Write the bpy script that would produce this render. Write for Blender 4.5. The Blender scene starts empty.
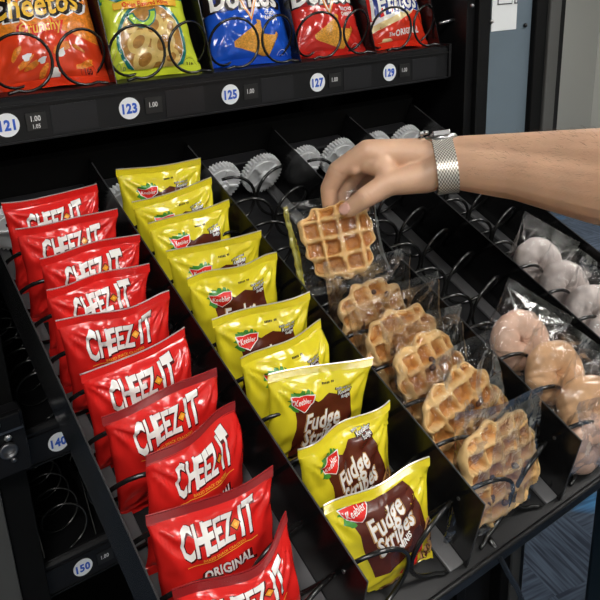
import bpy, bmesh, math, random
from mathutils import Vector, Matrix, noise
PI = math.pi
rad = math.radians
sc = bpy.context.scene
COL = sc.collection

# ------------------------------------------------------------------ camera
cam_d = bpy.data.cameras.new('camera')
cam = bpy.data.objects.new('camera', cam_d)
COL.objects.link(cam)
CR = Matrix(((0.8145665695, 0.2086959174, -0.5412276027),
             (-0.5787456235, 0.2293779490, -0.7825849856),
             (-0.0391766140, 0.9507006735, 0.3076254579)))
cam.matrix_world = Matrix.Translation((-0.4129, 0, 1.6)) @ CR.to_4x4()
cam_d.sensor_width = 36
cam_d.lens = 36 * 691 / 600
cam_d.shift_y = -92.5 / 600
cam_d.clip_start = 0.02
sc.camera = cam
# ------------------------------------------------------------------ world, exposure
w = bpy.data.worlds.new('world'); sc.world = w; w.use_nodes = True
w.node_tree.nodes['Background'].inputs[0].default_value = (0.9, 0.95, 1, 1)
w.node_tree.nodes['Background'].inputs[1].default_value = 0.10
vs = sc.view_settings
vs.view_transform = 'Standard'; vs.look = 'None'; vs.gamma = 1; vs.exposure = 0.0
LIGHT_POWER = 24.0
CEILING_LIGHTS = [(-0.9, -0.5), (0.9, -0.5), (-0.9, -2.3), (0.9, -2.3), (2.7, -0.5), (2.7, 1.5), (3.6, 3.0), (1.6, 2.8)]  # the panels by the back wall are added to brighten it

# ------------------------------------------------------------------ materials
MATS = {}
def mat(name, col, rough=.5, metal=0., coat=0., bump=0., bscale=200., emis=None, spec=.5, vary=0., vscale=30., bdist=.001, coords='Object', sss=0.):
    m = bpy.data.materials.new(name); m.use_nodes = True
    nt = m.node_tree; b = nt.nodes['Principled BSDF']
    b.inputs['Base Color'].default_value = (*col, 1)
    b.inputs['Roughness'].default_value = rough
    b.inputs['Metallic'].default_value = metal
    b.inputs['Specular IOR Level'].default_value = spec
    b.inputs['Coat Weight'].default_value = coat
    b.inputs['Coat Roughness'].default_value = .12
    if sss:
        b.inputs['Subsurface Weight'].default_value = sss
        b.inputs['Subsurface Radius'].default_value = (.01, .004, .002)
        b.inputs['Subsurface Scale'].default_value = .6
    tc = nt.nodes.new('ShaderNodeTexCoord')
    if vary:
        n = nt.nodes.new('ShaderNodeTexNoise'); n.inputs['Scale'].default_value = vscale; n.inputs['Detail'].default_value = 4
        nt.links.new(tc.outputs[coords], n.inputs['Vector'])
        r = nt.nodes.new('ShaderNodeValToRGB')
        r.color_ramp.elements[0].position = .3; r.color_ramp.elements[1].position = .7
        r.color_ramp.elements[0].color = (*[c * (1 - vary) for c in col], 1)
        r.color_ramp.elements[1].color = (*[min(1, c * (1 + vary)) for c in col], 1)
        nt.links.new(n.outputs[0], r.inputs[0]); nt.links.new(r.outputs[0], b.inputs['Base Color'])
    if bump:
        n = nt.nodes.new('ShaderNodeTexNoise'); n.inputs['Scale'].default_value = bscale; n.inputs['Detail'].default_value = 3
        nt.links.new(tc.outputs[coords], n.inputs['Vector'])
        bp = nt.nodes.new('ShaderNodeBump'); bp.inputs['Strength'].default_value = bump; bp.inputs['Distance'].default_value = bdist
        nt.links.new(n.outputs[0], bp.inputs['Height']); nt.links.new(bp.outputs[0], b.inputs['Normal'])
    if emis:
        b.inputs['Emission Color'].default_value = (*col, 1); b.inputs['Emission Strength'].default_value = emis
    MATS[name] = m
    return m

mat('black_metal', (.006, .006, .0065), .34, spec=.25, bump=.05, bscale=900, vary=.3, vscale=8)
mat('tray_metal', (.006, .006, .0065), .20, bump=.01, bscale=300, spec=.5)
mat('flange_grey', (.13, .13, .135), .4)
mat('edge_grey', (.03, .03, .032), .4)
mat('shelf_floor_metal', (.012, .012, .013), .4, spec=.25, bump=.04, bscale=500)
mat('interior_black', (.004, .004, .004), .6, spec=.15)
mat('rail_plastic', (.009, .009, .010), .35, spec=.3, bump=.04, bscale=600)
mat('tag_plastic', (.016, .016, .018), .3, spec=.3)
mat('coil_black', (.008, .008, .008), .22, coat=.4)
mat('gear_grey', (.56, .57, .58), .45, vary=.12, vscale=60)
mat('steel', (.55, .55, .56), .3, metal=1.)
mat('dull_steel', (.25, .25, .26), .4, metal=1.)
mat('white_paper', (.75, .77, .78), .6)
mat('ink_dark', (.04, .04, .05), .6)
mat('disc_white', (.80, .82, .85), .4)
mat('number_blue', (.02, .10, .55), .4)
mat('tag_white', (.75, .75, .75), .5)
mat('tag_black', (.012, .012, .012), .4)
mat('panel_bluegrey', (.125, .165, .20), .45, vary=.08, vscale=5)
mat('frame_grey', (.075, .075, .072), .4)
mat('wall_paint', (.58, .58, .54), .8, bump=.05, bscale=80)
mat('ceiling_paint', (.75, .75, .73), .9)
mat('lamp_panel', (1, .97, .92), .5, emis=LIGHT_POWER)
mat('navy_metal', (.012, .024, .036), .35)

P = dict(rough=.17, coat=.3, bump=.5, bscale=48, bdist=.002)
mat('foil_red', (.66, .017, .014), **P)
mat('foil_yellow', (.71, .60, .022), **P)
mat('foil_orange_red', (.70, .05, .012), **P)
mat('foil_lime', (.60, .68, .045), **P)
mat('foil_blue', (.010, .085, .55), **P)
mat('foil_crimson', (.58, .022, .015), **P)
mat('foil_flame', (.70, .035, .012), **P)
Q = dict(rough=.26, coat=.3)
mat('seal_maroon', (.28, .012, .014), .25, coat=.4)
mat('foil_silver', (.62, .58, .56), .3, metal=.6)
mat('print_white', (.82, .80, .77), **Q)
mat('print_black', (.015, .010, .010), **Q)
mat('print_shadow', (.09, .008, .008), **Q)
mat('print_orange', (.85, .30, .02), **Q)
mat('print_gold', (.85, .50, .05), **Q)
mat('print_brown', (.085, .016, .008), vary=.2, vscale=60, **Q)
mat('print_red', (.70, .02, .015), **Q)
mat('print_green', (.05, .25, .03), **Q)
mat('print_cookie', (.50, .27, .10), vary=.35, vscale=250, **Q)
mat('print_teal', (.008, .16, .15), **Q)
mat('print_lime', (.35, .60, .03), **Q)
mat('print_ring', (.72, .50, .15), vary=.15, vscale=120, **Q)
mat('print_ring_dark', (.42, .20, .04), vary=.3, vscale=120, **Q)
mat('print_chip', (.72, .33, .04), vary=.35, vscale=500, **Q)
mat('print_cheese', (.75, .22, .02), vary=.3, vscale=300, **Q)
mat('print_cream', (.80, .62, .30), **Q)
mat('print_navy', (.012, .03, .22), **Q)

mat('skin', (.68, .42, .28), .46, bump=.35, bscale=420, bdist=.0006, vary=.10, vscale=22, sss=.15)
mat('nail', (.78, .45, .37), .28)
mat('hair_brown', (.10, .05, .03), .7)
mat('sleeve_cloth', (.10, .12, .16), .9)
mat('donut_glazed', (.66, .40, .22), .28, coat=.5, vary=.25, vscale=38, bump=.4, bscale=70, bdist=.0015)
mat('donut_pink', (.66, .43, .32), .4, coat=.4, vary=.2, vscale=45, bump=.4, bscale=70, bdist=.0015)
mat('donut_powder', (.74, .66, .63), .8, vary=.14, vscale=60, bump=.5, bscale=160, bdist=.0015)
mat('chocolate', (.09, .035, .022), .4)

def waffle_mat():
    m = bpy.data.materials.new('waffle'); m.use_nodes = True; nt = m.node_tree; b = nt.nodes['Principled BSDF']
    tc = nt.nodes.new('ShaderNodeTexCoord'); at = nt.nodes.new('ShaderNodeAttribute'); at.attribute_name = 'bake'
    n = nt.nodes.new('ShaderNodeTexNoise'); n.inputs['Scale'].default_value = 70; n.inputs['Detail'].default_value = 5
    nt.links.new(tc.outputs['Object'], n.inputs['Vector'])
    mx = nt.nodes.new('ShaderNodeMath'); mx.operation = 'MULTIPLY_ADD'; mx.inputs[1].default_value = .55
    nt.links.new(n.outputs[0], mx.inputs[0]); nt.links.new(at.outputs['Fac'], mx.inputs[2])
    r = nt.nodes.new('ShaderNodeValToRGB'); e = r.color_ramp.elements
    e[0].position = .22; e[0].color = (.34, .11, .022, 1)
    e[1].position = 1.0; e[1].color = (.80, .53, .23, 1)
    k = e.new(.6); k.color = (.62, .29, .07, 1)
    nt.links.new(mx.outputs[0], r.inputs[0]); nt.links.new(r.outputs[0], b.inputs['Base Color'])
    b.inputs['Roughness'].default_value = .5
    b.inputs['Coat Weight'].default_value = .15
    n2 = nt.nodes.new('ShaderNodeTexNoise'); n2.inputs['Scale'].default_value = 260; n2.inputs['Detail'].default_value = 4
    nt.links.new(tc.outputs['Object'], n2.inputs['Vector'])
    bp = nt.nodes.new('ShaderNodeBump'); bp.inputs['Strength'].default_value = .6; bp.inputs['Distance'].default_value = .001
    nt.links.new(n2.outputs[0], bp.inputs['Height']); nt.links.new(bp.outputs[0], b.inputs['Normal'])
    MATS['waffle'] = m
waffle_mat()

def film_mat(name, tint, k, base):
    m = bpy.data.materials.new(name); m.use_nodes = True; nt = m.node_tree
    nt.nodes.remove(nt.nodes['Principled BSDF']); out = nt.nodes['Material Output']
    tr = nt.nodes.new('ShaderNodeBsdfTransparent'); tr.inputs[0].default_value = (*tint, 1)
    gl = nt.nodes.new('ShaderNodeBsdfGlossy'); gl.inputs['Roughness'].default_value = .1
    gl.inputs['Color'].default_value = (1, 1, 1, 1)
    fr = nt.nodes.new('ShaderNodeFresnel'); fr.inputs['IOR'].default_value = 1.5
    ma = nt.nodes.new('ShaderNodeMath'); ma.operation = 'MULTIPLY_ADD'; ma.use_clamp = True
    ma.inputs[1].default_value = k; ma.inputs[2].default_value = base
    mi = nt.nodes.new('ShaderNodeMixShader')
    tc = nt.nodes.new('ShaderNodeTexCoord'); n = nt.nodes.new('ShaderNodeTexNoise')
    n.inputs['Scale'].default_value = 60; n.inputs['Detail'].default_value = 3; n.inputs['Distortion'].default_value = 1.2
    bp = nt.nodes.new('ShaderNodeBump'); bp.inputs['Strength'].default_value = .9; bp.inputs['Distance'].default_value = .003
    nt.links.new(tc.outputs['Object'], n.inputs['Vector']); nt.links.new(n.outputs[0], bp.inputs['Height'])
    nt.links.new(bp.outputs[0], gl.inputs['Normal'])
    nt.links.new(fr.outputs[0], ma.inputs[0]); nt.links.new(ma.outputs[0], mi.inputs[0])
    nt.links.new(tr.outputs[0], mi.inputs[1]); nt.links.new(gl.outputs[0], mi.inputs[2])
    nt.links.new(mi.outputs[0], out.inputs['Surface'])
    MATS[name] = m
film_mat('clear_film', (.985, .985, .985), .45, .01)
mat('film_seal', (.34, .31, .06), .35, coat=.3)

def mesh_strap_mat():
    m = mat('mesh_steel', (.50, .48, .44), .35, metal=.45)
    nt = m.node_tree; b = nt.nodes['Principled BSDF']
    tc = nt.nodes.new('ShaderNodeTexCoord'); mp = nt.nodes.new('ShaderNodeMapping')
    mp.inputs['Scale'].default_value = (600, 1, 600); mp.inputs['Rotation'].default_value = (0, rad(45), 0)
    ck = nt.nodes.new('ShaderNodeTexChecker'); ck.inputs['Scale'].default_value = 1.0
    ck.inputs['Color1'].default_value = (.80, .77, .70, 1); ck.inputs['Color2'].default_value = (.22, .20, .17, 1)
    at = nt.nodes.new('ShaderNodeUVMap')
    nt.links.new(at.outputs[0], mp.inputs[0])
    mp.inputs['Scale'].default_value = (14, 110, 1); mp.inputs['Rotation'].default_value = (0, 0, 0)
    nt.links.new(mp.outputs[0], ck.inputs['Vector']); nt.links.new(ck.outputs[0], b.inputs['Base Color'])
    return m
mesh_strap_mat()

def carpet_mat():
    m = bpy.data.materials.new('carpet'); m.use_nodes = True; nt = m.node_tree; b = nt.nodes['Principled BSDF']
    b.inputs['Roughness'].default_value = .95
    tc = nt.nodes.new('ShaderNodeTexCoord'); mp = nt.nodes.new('ShaderNodeMapping')
    mp.inputs['Rotation'].default_value = (0, 0, rad(12)); nt.links.new(tc.outputs['Object'], mp.inputs[0])
    ck = nt.nodes.new('ShaderNodeTexChecker'); ck.inputs['Scale'].default_value = 4.0
    nt.links.new(mp.outputs[0], ck.inputs['Vector'])
    outs = []
    for s in ((6, 90, 1), (90, 6, 1)):
        q = nt.nodes.new('ShaderNodeMapping'); q.inputs['Scale'].default_value = s; nt.links.new(mp.outputs[0], q.inputs[0])
        n = nt.nodes.new('ShaderNodeTexNoise'); n.inputs['Scale'].default_value = 1; n.inputs['Detail'].default_value = 3
        nt.links.new(q.outputs[0], n.inputs['Vector']); outs.append(n)
    mx = nt.nodes.new('ShaderNodeMix'); mx.data_type = 'FLOAT'
    nt.links.new(ck.outputs['Fac'], mx.inputs[0]); nt.links.new(outs[0].outputs[0], mx.inputs[2]); nt.links.new(outs[1].outputs[0], mx.inputs[3])
    r = nt.nodes.new('ShaderNodeValToRGB'); e = r.color_ramp.elements
    e[0].position = .36; e[0].color = (.012, .020, .038, 1); e[1].position = .64; e[1].color = (.060, .085, .125, 1)
    nt.links.new(mx.outputs[0], r.inputs[0])
    n3 = nt.nodes.new('ShaderNodeTexNoise'); n3.inputs['Scale'].default_value = 3.2; nt.links.new(mp.outputs[0], n3.inputs['Vector'])
    r3 = nt.nodes.new('ShaderNodeValToRGB'); r3.color_ramp.elements[0].position = .60; r3.color_ramp.elements[1].position = .66
    nt.links.new(n3.outputs[0], r3.inputs[0])
    ml = nt.nodes.new('ShaderNodeMath'); ml.operation = 'MULTIPLY'; nt.links.new(r3.outputs[0], ml.inputs[0]); nt.links.new(mx.outputs[0], ml.inputs[1])
    mc = nt.nodes.new('ShaderNodeMix'); mc.data_type = 'RGBA'
    nt.links.new(ml.outputs[0], mc.inputs[0]); nt.links.new(r.outputs[0], mc.inputs[6]); mc.inputs[7].default_value = (.02, .22, .50, 1)
    nt.links.new(mc.outputs[2], b.inputs['Base Color'])
    MATS['carpet'] = m
carpet_mat()

# ------------------------------------------------------------------ helpers
def tag(o, label=None, cat=None, group=None, kind=None):
    if label: o['label'] = label
    if cat: o['category'] = cat
    if group: o['group'] = group
    if kind: o['kind'] = kind
    return o

def empty(name, M, label, cat, group=None):
    o = bpy.data.objects.new(name, None); COL.objects.link(o); o.matrix_world = M; o.empty_display_size = .02
    return tag(o, label, cat, group)

def link(name, me, m=None, parent=None, M=None, smooth=False):
    if m: me.materials.clear(); me.materials.append(MATS[m])
    if smooth:
        for p in me.polygons: p.use_smooth = True
    o = bpy.data.objects.new(name, me); COL.objects.link(o)
    if parent: o.parent = parent
    if M is not None: o.matrix_local = M
    return o

class MB:
    def __init__(s): s.v = []; s.f = []
    def add(s, vs, fs, M=None):
        k = len(s.v)
        s.v += [tuple(M @ Vector(p)) if M is not None else tuple(p) for p in vs]
        s.f += [tuple(i + k for i in f) for f in fs]
        return s
    def box(s, x0, x1, y0, y1, z0, z1, M=None):
        v = [(x, y, z) for x in (x0, x1) for y in (y0, y1) for z in (z0, z1)]
        return s.add(v, [(0, 1, 3, 2), (4, 6, 7, 5), (0, 4, 5, 1), (2, 3, 7, 6), (0, 2, 6, 4), (1, 5, 7, 3)], M)
    def prism_x(s, poly, x0, x1, M=None):     # poly in (y, z)
        n = len(poly); v = [(x0, y, z) for y, z in poly] + [(x1, y, z) for y, z in poly]
        return s.add(v, [tuple(range(n))[::-1], tuple(range(n, 2 * n))] + [(i, (i + 1) % n, n + (i + 1) % n, n + i) for i in range(n)], M)
    def prism_y(s, poly, y0, y1, M=None):     # poly in (x, z)
        n = len(poly); v = [(x, y0, z) for x, z in poly] + [(x, y1, z) for x, z in poly]
        return s.add(v, [tuple(range(n)), tuple(range(n, 2 * n))[::-1]] + [(i, n + i, n + (i + 1) % n, (i + 1) % n) for i in range(n)], M)
    def tube(s, pts, r, seg=8, M=None):
        pts = [Vector(p) for p in pts]; n = len(pts); rr = r if isinstance(r, (list, tuple)) else [r] * n
        v = []; f = []; up = None
        for i, p in enumerate(pts):
            t = (pts[min(i + 1, n - 1)] - pts[max(i - 1, 0)]).normalized()
            if up is None:
                up = Vector((0, 0, 1)) if abs(t.z) < .9 else Vector((1, 0, 0))
            a = (up - t * up.dot(t)).normalized(); b = t.cross(a); up = a
            for j in range(seg):
                q = 2 * PI * j / seg; v.append(p + (a * math.cos(q) + b * math.sin(q)) * rr[i])
        for i in range(n - 1):
            for j in range(seg):
                k = (j + 1) % seg; f.append((i * seg + j, i * seg + k, (i + 1) * seg + k, (i + 1) * seg + j))
        f.append(tuple(range(seg))[::-1]); f.append(tuple(range((n - 1) * seg, n * seg)))
        return s.add(v, f, M)
    def lathe_y(s, prof, seg=32, M=None):     # profile [(r, y)], axis y, capped
        v = []; f = []
        for r, y in prof:
            for j in range(seg):
                q = 2 * PI * j / seg; v.append((r * math.cos(q), y, r * math.sin(q)))
        for i in range(len(prof) - 1):
            for j in range(seg):
                k = (j + 1) % seg; f.append((i * seg + j, i * seg + k, (i + 1) * seg + k, (i + 1) * seg + j))
        f.append(tuple(range(seg))[::-1]); f.append(tuple(range((len(prof) - 1) * seg, len(prof) * seg)))
        return s.add(v, f, M)
    def mesh(s, name):
        me = bpy.data.meshes.new(name); me.from_pydata([tuple(p) for p in s.v], [], s.f)
        bm = bmesh.new(); bm.from_mesh(me); bmesh.ops.recalc_face_normals(bm, faces=bm.faces); bm.to_mesh(me); bm.free()
        return me
    def build(s, name, m, parent=None, M=None, smooth=False, bevel=0):
        o = link(name, s.mesh(name), m, parent, M, smooth)
        if bevel:
            b = o.modifiers.new('bevel', 'BEVEL'); b.width = bevel; b.segments = 2; b.limit_method = 'ANGLE'
        return o

def T3(x, y, z): return Matrix.Translation((x, y, z))
def RX(a): return Matrix.Rotation(a, 4, 'X')
def RY(a): return Matrix.Rotation(a, 4, 'Y')
def RZ(a): return Matrix.Rotation(a, 4, 'Z')
def clamp(x, a=0., b=1.): return max(a, min(b, x))
def sstep(a, b, x):
    t = clamp((x - a) / (b - a)); return t * t * (3 - 2 * t)

# ---- flat shapes and lettering in a design plane (x right, y up) -> list of (verts2d, faces)
_txt = {}
def text2d(s, h, bold=.0, xs=1., shear=0., rot=0., at=(0, 0), arc=0.):
    key = (s, round(bold, 4), xs)
    if key not in _txt:
        c = bpy.data.curves.new('lettering', 'FONT'); c.body = s; c.size = 1.0; c.offset = bold; c.resolution_u = 2
        c.align_x = 'CENTER'; c.space_character = 1.0 + bold * 1.5
        o = bpy.data.objects.new('lettering', c); COL.objects.link(o)
        dg = bpy.context.evaluated_depsgraph_get(); dg.update()
        me = bpy.data.meshes.new_from_object(o.evaluated_get(dg))
        vs_ = [(v.co.x, v.co.y) for v in me.vertices]; fs_ = [tuple(p.vertices) for p in me.polygons]
        bpy.data.objects.remove(o); bpy.data.curves.remove(c); bpy.data.meshes.remove(me)
        x0 = min(v[0] for v in vs_); x1 = max(v[0] for v in vs_)
        vs_ = [((x - (x0 + x1) / 2) * xs, y - .35) for x, y in vs_]
        _txt[key] = (vs_, fs_)
    vs_, fs_ = _txt[key]
    k = h / .72; ca, sa = math.cos(rot), math.sin(rot); out = []
    for x, y in vs_:
        x2 = (x + shear * y) * k; y2 = y * k + arc * x2 * x2
        out.append((at[0] + x2 * ca - y2 * sa, at[1] + x2 * sa + y2 * ca))
    return out, fs_
def poly2d(pts): return list(pts), [tuple(range(len(pts)))]
def rect2d(x0, x1, y0, y1): return poly2d([(x0, y0), (x1, y0), (x1, y1), (x0, y1)])
def ell2d(cx, cy, rx, ry, n=28, wob=0, rot=0, seed=0):
    rn = random.Random(seed); ph = rn.random() * 6; o = []
    for i in range(n):
        a = 2 * PI * i / n; k = 1 + wob * math.sin(3 * a + ph) + wob * .6 * math.sin(5 * a + ph * 2)
        x = rx * k * math.cos(a); y = ry * k * math.sin(a)
        o.append((cx + x * math.cos(rot) - y * math.sin(rot), cy + x * math.sin(rot) + y * math.cos(rot)))
    return poly2d(o)
def ring2d(cx, cy, rx, ry, t, n=28, a0=0, a1=2 * PI, rot=0):
    v = []; f = []
    full = abs(a1 - a0 - 2 * PI) < 1e-6; m = n if full else n + 1
    for i in range(m):
        a = a0 + (a1 - a0) * i / n
        for d in (0, t):
            x = (rx - d) * math.cos(a); y = (ry - d) * math.sin(a)
            v.append((cx + x * math.cos(rot) - y * math.sin(rot), cy + x * math.sin(rot) + y * math.cos(rot)))
    for i in range(n): j = (i + 1) % m; f.append((2 * i, 2 * j, 2 * j + 1, 2 * i + 1))
    return v, f
def join2d(*ps):
    v = []; f = []
    for a, b in ps: k = len(v); v += a; f += [tuple(i + k for i in q) for q in b]
    return v, f
def cut2d(p, xs, ys):
    bm = bmesh.new(); vv = [bm.verts.new((x, y, 0)) for x, y in p[0]]
    for q in p[1]:
        try: bm.faces.new([vv[i] for i in q])
        except ValueError: pass
    bmesh.ops.triangulate(bm, faces=[f for f in bm.faces if len(f.verts) > 4])
    x0 = min(v.co.x for v in bm.verts); x1 = max(v.co.x for v in bm.verts); y0 = min(v.co.y for v in bm.verts); y1 = max(v.co.y for v in bm.verts)
    for x in xs:
        if x0 < x < x1: bmesh.ops.bisect_plane(bm, geom=bm.verts[:] + bm.edges[:] + bm.faces[:], plane_co=(x, 0, 0), plane_no=(1, 0, 0))
    for y in ys:
        if y0 < y < y1: bmesh.ops.bisect_plane(bm, geom=bm.verts[:] + bm.edges[:] + bm.faces[:], plane_co=(0, y, 0), plane_no=(0, 1, 0))
    bm.verts.index_update()
    r = ([(v.co.x, v.co.y) for v in bm.verts], [tuple(v.index for v in f.verts) for f in bm.faces]); bm.free()
    return r
def flat_sign(parent, name, m, p, origin, M=None):     # flat lettering standing in the local XZ plane, facing -y
    ox, oy, oz = origin
    me = bpy.data.meshes.new(name); me.from_pydata([(ox + x, oy, oz + y) for x, y in p[0]], [], p[1])
    return link(name, me, m, parent, M)

# ------------------------------------------------------------------ frames of the place
P3 = Vector((0, .32619, 1.15136))
DV = Vector((0, .913816, .406128)); NV = Vector((0, -.406128, .913816))
TRAY = Matrix(((1, 0, 0, P3.x), (0, DV.y, NV.y, P3.y), (0, DV.z, NV.z, P3.z), (0, 0, 0, 1)))
CX = [-.2843, -.1374, 0., .1452, .2910, .4355]       # divider lines

# ------------------------------------------------------------------ room
def structure(name, mb, m, **k): o = mb.build(name, m, **k); o['kind'] = 'structure'; return o
structure('floor', MB().box(-4, 6, -3.5, 4.0, -.05, 0), 'carpet')
structure('wall_back', MB().box(-4, 6, 4.0, 4.1, 0, 2.8), 'wall_paint')
structure('wall_right', MB().box(6, 6.1, -3.5, 4.1, 0, 2.8), 'wall_paint')
structure('wall_left', MB().box(-4.1, -4, -3.5, 4.1, 0, 2.8), 'wall_paint')
structure('wall_front', MB().box(-4, 6, -3.6, -3.5, 0, 2.8), 'wall_paint')
structure('ceiling', MB().box(-4.1, 6.1, -3.6, 4.1, 2.8, 2.9), 'ceiling_paint')
LIGHT_PLACES = ['above and behind the camera to the left', 'above the hand side of the machine front', 'furthest back on the left behind the camera', 'furthest back on the right behind the camera',
                'to the right, level with the machine front', 'to the right, level with the machine back', 'added in the far corner to brighten the back wall', 'added behind the machine to brighten the back wall']
for i, (x, y) in enumerate(CEILING_LIGHTS):
    t = empty('ceiling_light', T3(x, y, 2.8), 'square white ceiling light panel ' + LIGHT_PLACES[i], 'light', 'ceiling light panels')
    MB().box(-.32, .32, -.32, .32, -.03, -.001).build('frame', 'ceiling_paint', t)
    MB().box(-.29, .29, -.29, .29, -.036, -.031).build('diffuser', 'lamp_panel', t)

# ------------------------------------------------------------------ vending machine cabinet
vm = empty('vending_machine', T3(.2, 1.2, 0), 'black vending machine cabinet around the snack trays with blue-grey side panel', 'vending machine')
VI = T3(-.2, -1.2, 0)
def vpart(name, mb, m, **k): return mb.build(name, m, vm, VI, **k)
vpart('side_wall', MB().box(-.35, -.325, .82, 1.6, .05, 1.95), 'black_metal')
vpart('side_wall', MB().box(.500, .519, .81, 1.6, .05, 1.95), 'black_metal', bevel=.001)
vpart('back_panel', MB().box(-.35, .76, 1.55, 1.6, .05, 1.95), 'interior_black')
vpart('top_panel', MB().box(-.35, .76, .82, 1.6, 1.93, 1.97), 'black_metal')
vpart('base_panel', MB().box(-.35, .76, .82, 1.6, .03, .30), 'black_metal')
vpart('front_post', MB().box(.519, .549, .80, .835, .05, 1.95), 'black_metal', bevel=.002)
vpart('coin_panel', MB().box(.549, .660, .801, .806, .30, 1.95), 'panel_bluegrey')
vpart('front_post', MB().box(.658, .690, .79, .84, .05, 1.95), 'interior_black', bevel=.002)
vpart('front_post', MB().box(.690, .722, .785, .84, .05, 1.95), 'frame_grey', bevel=.002)
vpart('front_post', MB().box(.722, .757, .80, 1.6, .05, 1.95), 'black_metal', bevel=.002)
vpart('front_post', MB().box(-.36, -.327, .79, .84, .05, 1.95), 'frame_grey', bevel=.002)
vpart('front_post', MB().box(-.327, -.292, .80, .83, .05, 1.95), 'interior_black', bevel=.002)
vpart('inner_panel', MB().box(.40, .500, 1.15, 1.19, .30, 1.93), 'interior_black')
nt_ = vpart('notice_sheet', MB().box(.550, .615, .7995, .8005, 1.510, 1.93), 'white_paper')
MB().box(.562, .600, .7985, .7990, 1.553, 1.563).add([], []).build('printed_box', 'ink_dark', nt_)
MB().box(.564, .598, .7980, .7984, 1.555, 1.561).build('printed_text_field', 'white_paper', nt_)
MB().box(.606, .614, .7985, .7990, 1.553, 1.58).build('printed_box', 'ink_dark', nt_)
MB().box(.608, .612, .7980, .7984, 1.555, 1.578).build('printed_text_field', 'white_paper', nt_)
for (x, z, m) in ((.549, 1.527, 'steel'), (.639, 1.515, 'tag_black'), (.498, 1.555, 'dull_steel')):
    MB().lathe_y([(.0035, 0), (.004, -.002), (.0025, -.0045), (.0005, -.005)], 12, T3(x, .80, z)).build('screw', m, vm, VI, smooth=True)
# latch on the left front edge
lp = vpart('latch_plate', MB().box(-.345, -.289, .772, .797, 1.055, 1.137), 'rail_plastic', bevel=.002)
MB().box(-.35, -.293, .762, .772, 1.121, 1.141).build('latch_bar', 'black_metal', lp, bevel=.002)
MB().box(-.352, -.291, .768, .772, 1.115, 1.118).build('latch_edge', 'dull_steel', lp)
MB().lathe_y([(.010, 0), (.0105, -.004), (.0085, -.005), (.006, -.002), (.0055, .001)], 24, T3(-.312, .770, 1.092)).build('lock_socket', 'dull_steel', lp, smooth=True)
MB().lathe_y([(.004, 0), (.0045, -.003), (.002, -.005)], 6, T3(-.310, .771, 1.108)).build('screw', 'steel', lp)
MB().lathe_y([(.003, 0), (.0035, -.003), (.002, -.005)], 12, T3(-.308, .771, 1.077)).build('screw', 'dull_steel', lp)
MB().lathe_y([(.006, 0), (.0065, -.004), (.004, -.006)], 16, T3(-.323, .762, 1.135)).build('screw', 'steel', lp, smooth=True)
MB().lathe_y([(.005, 0), (.005, -.003), (.004, -.004)], 16, T3(-.310, .798, 1.058)).build('screw', 'dull_steel', vm, VI, smooth=True)

dark_block = MB().box(.715, 1.2, .35, .62, 0, .92).build('dark_upright_block', 'navy_metal', bevel=.01)  # plain block standing in for a dark upright edge of unknown kind
tag(dark_block, 'dark navy upright metal edge standing on the carpet at lower right', 'unidentified upright')

# ------------------------------------------------------------------ spiral coils
def coil_mesh(R, pitch, turns, wire, hand, steps=26, seg=8, end=0., flat=None):
    """helix along +y starting at the front (y = 0), bottom end first"""
    pts = []
    n = int(turns * steps)
    for i in range(n + 1):
        a = i / steps * 2 * PI
        th = -PI / 2 - hand * (a + end)           # going back from the front end
        t_ = i / steps; yy = pitch * t_ if flat is None else flat * min(t_, .50) + pitch * max(0, t_ - .50)
        pts.append((R * math.cos(th), yy, R * math.sin(th)))
    x, y, z = pts[0]
    pts = [(x + hand * .012, y - .004, z - .002), (x + hand * .006, y - .003, z - .001)] + pts
    return MB().tube(pts, wire, seg).mesh('spiral_coil')
def gear_mesh(R):
    mb = MB(); n = 36; v = []; f = []
    prof = []
    for j in range(n * 4):
        a = 2 * PI * j / (n * 4); k = (0, 1, 1, 0)[j % 4]; prof.append(((R - .003 * (1 - k)) * math.cos(a), (R - .003 * (1 - k)) * math.sin(a)))
    mb.prism_y(prof, 0, .012)
    mb.lathe_y([(R * .80, -.002), (R * .80, .001), (R * .70, .001), (R * .70, -.002)][:2], 40)
    mb.lathe_y([(R * .28, -.008), (R * .30, -.001)], 24)
    mb.lathe_y([(R * .14, -.012), (R * .16, -.007)], 6)
    for k in range(4):
        mb.box(-.0015, .0015, -.005, -.001, R * .3, R * .8, RY(k * PI / 2 + .5))
    return mb.mesh('drive_gear')
GEAR = gear_mesh(.0325)
big = {h: coil_mesh(.0335, .0505, 10.6, .0023, h) for h in (1, -1)}
for h in big: big[h].materials.append(MATS['coil_black']); [setattr(p, 'use_smooth', True) for p in big[h].polygons]
GEAR.materials.append(MATS['gear_grey'])

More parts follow.
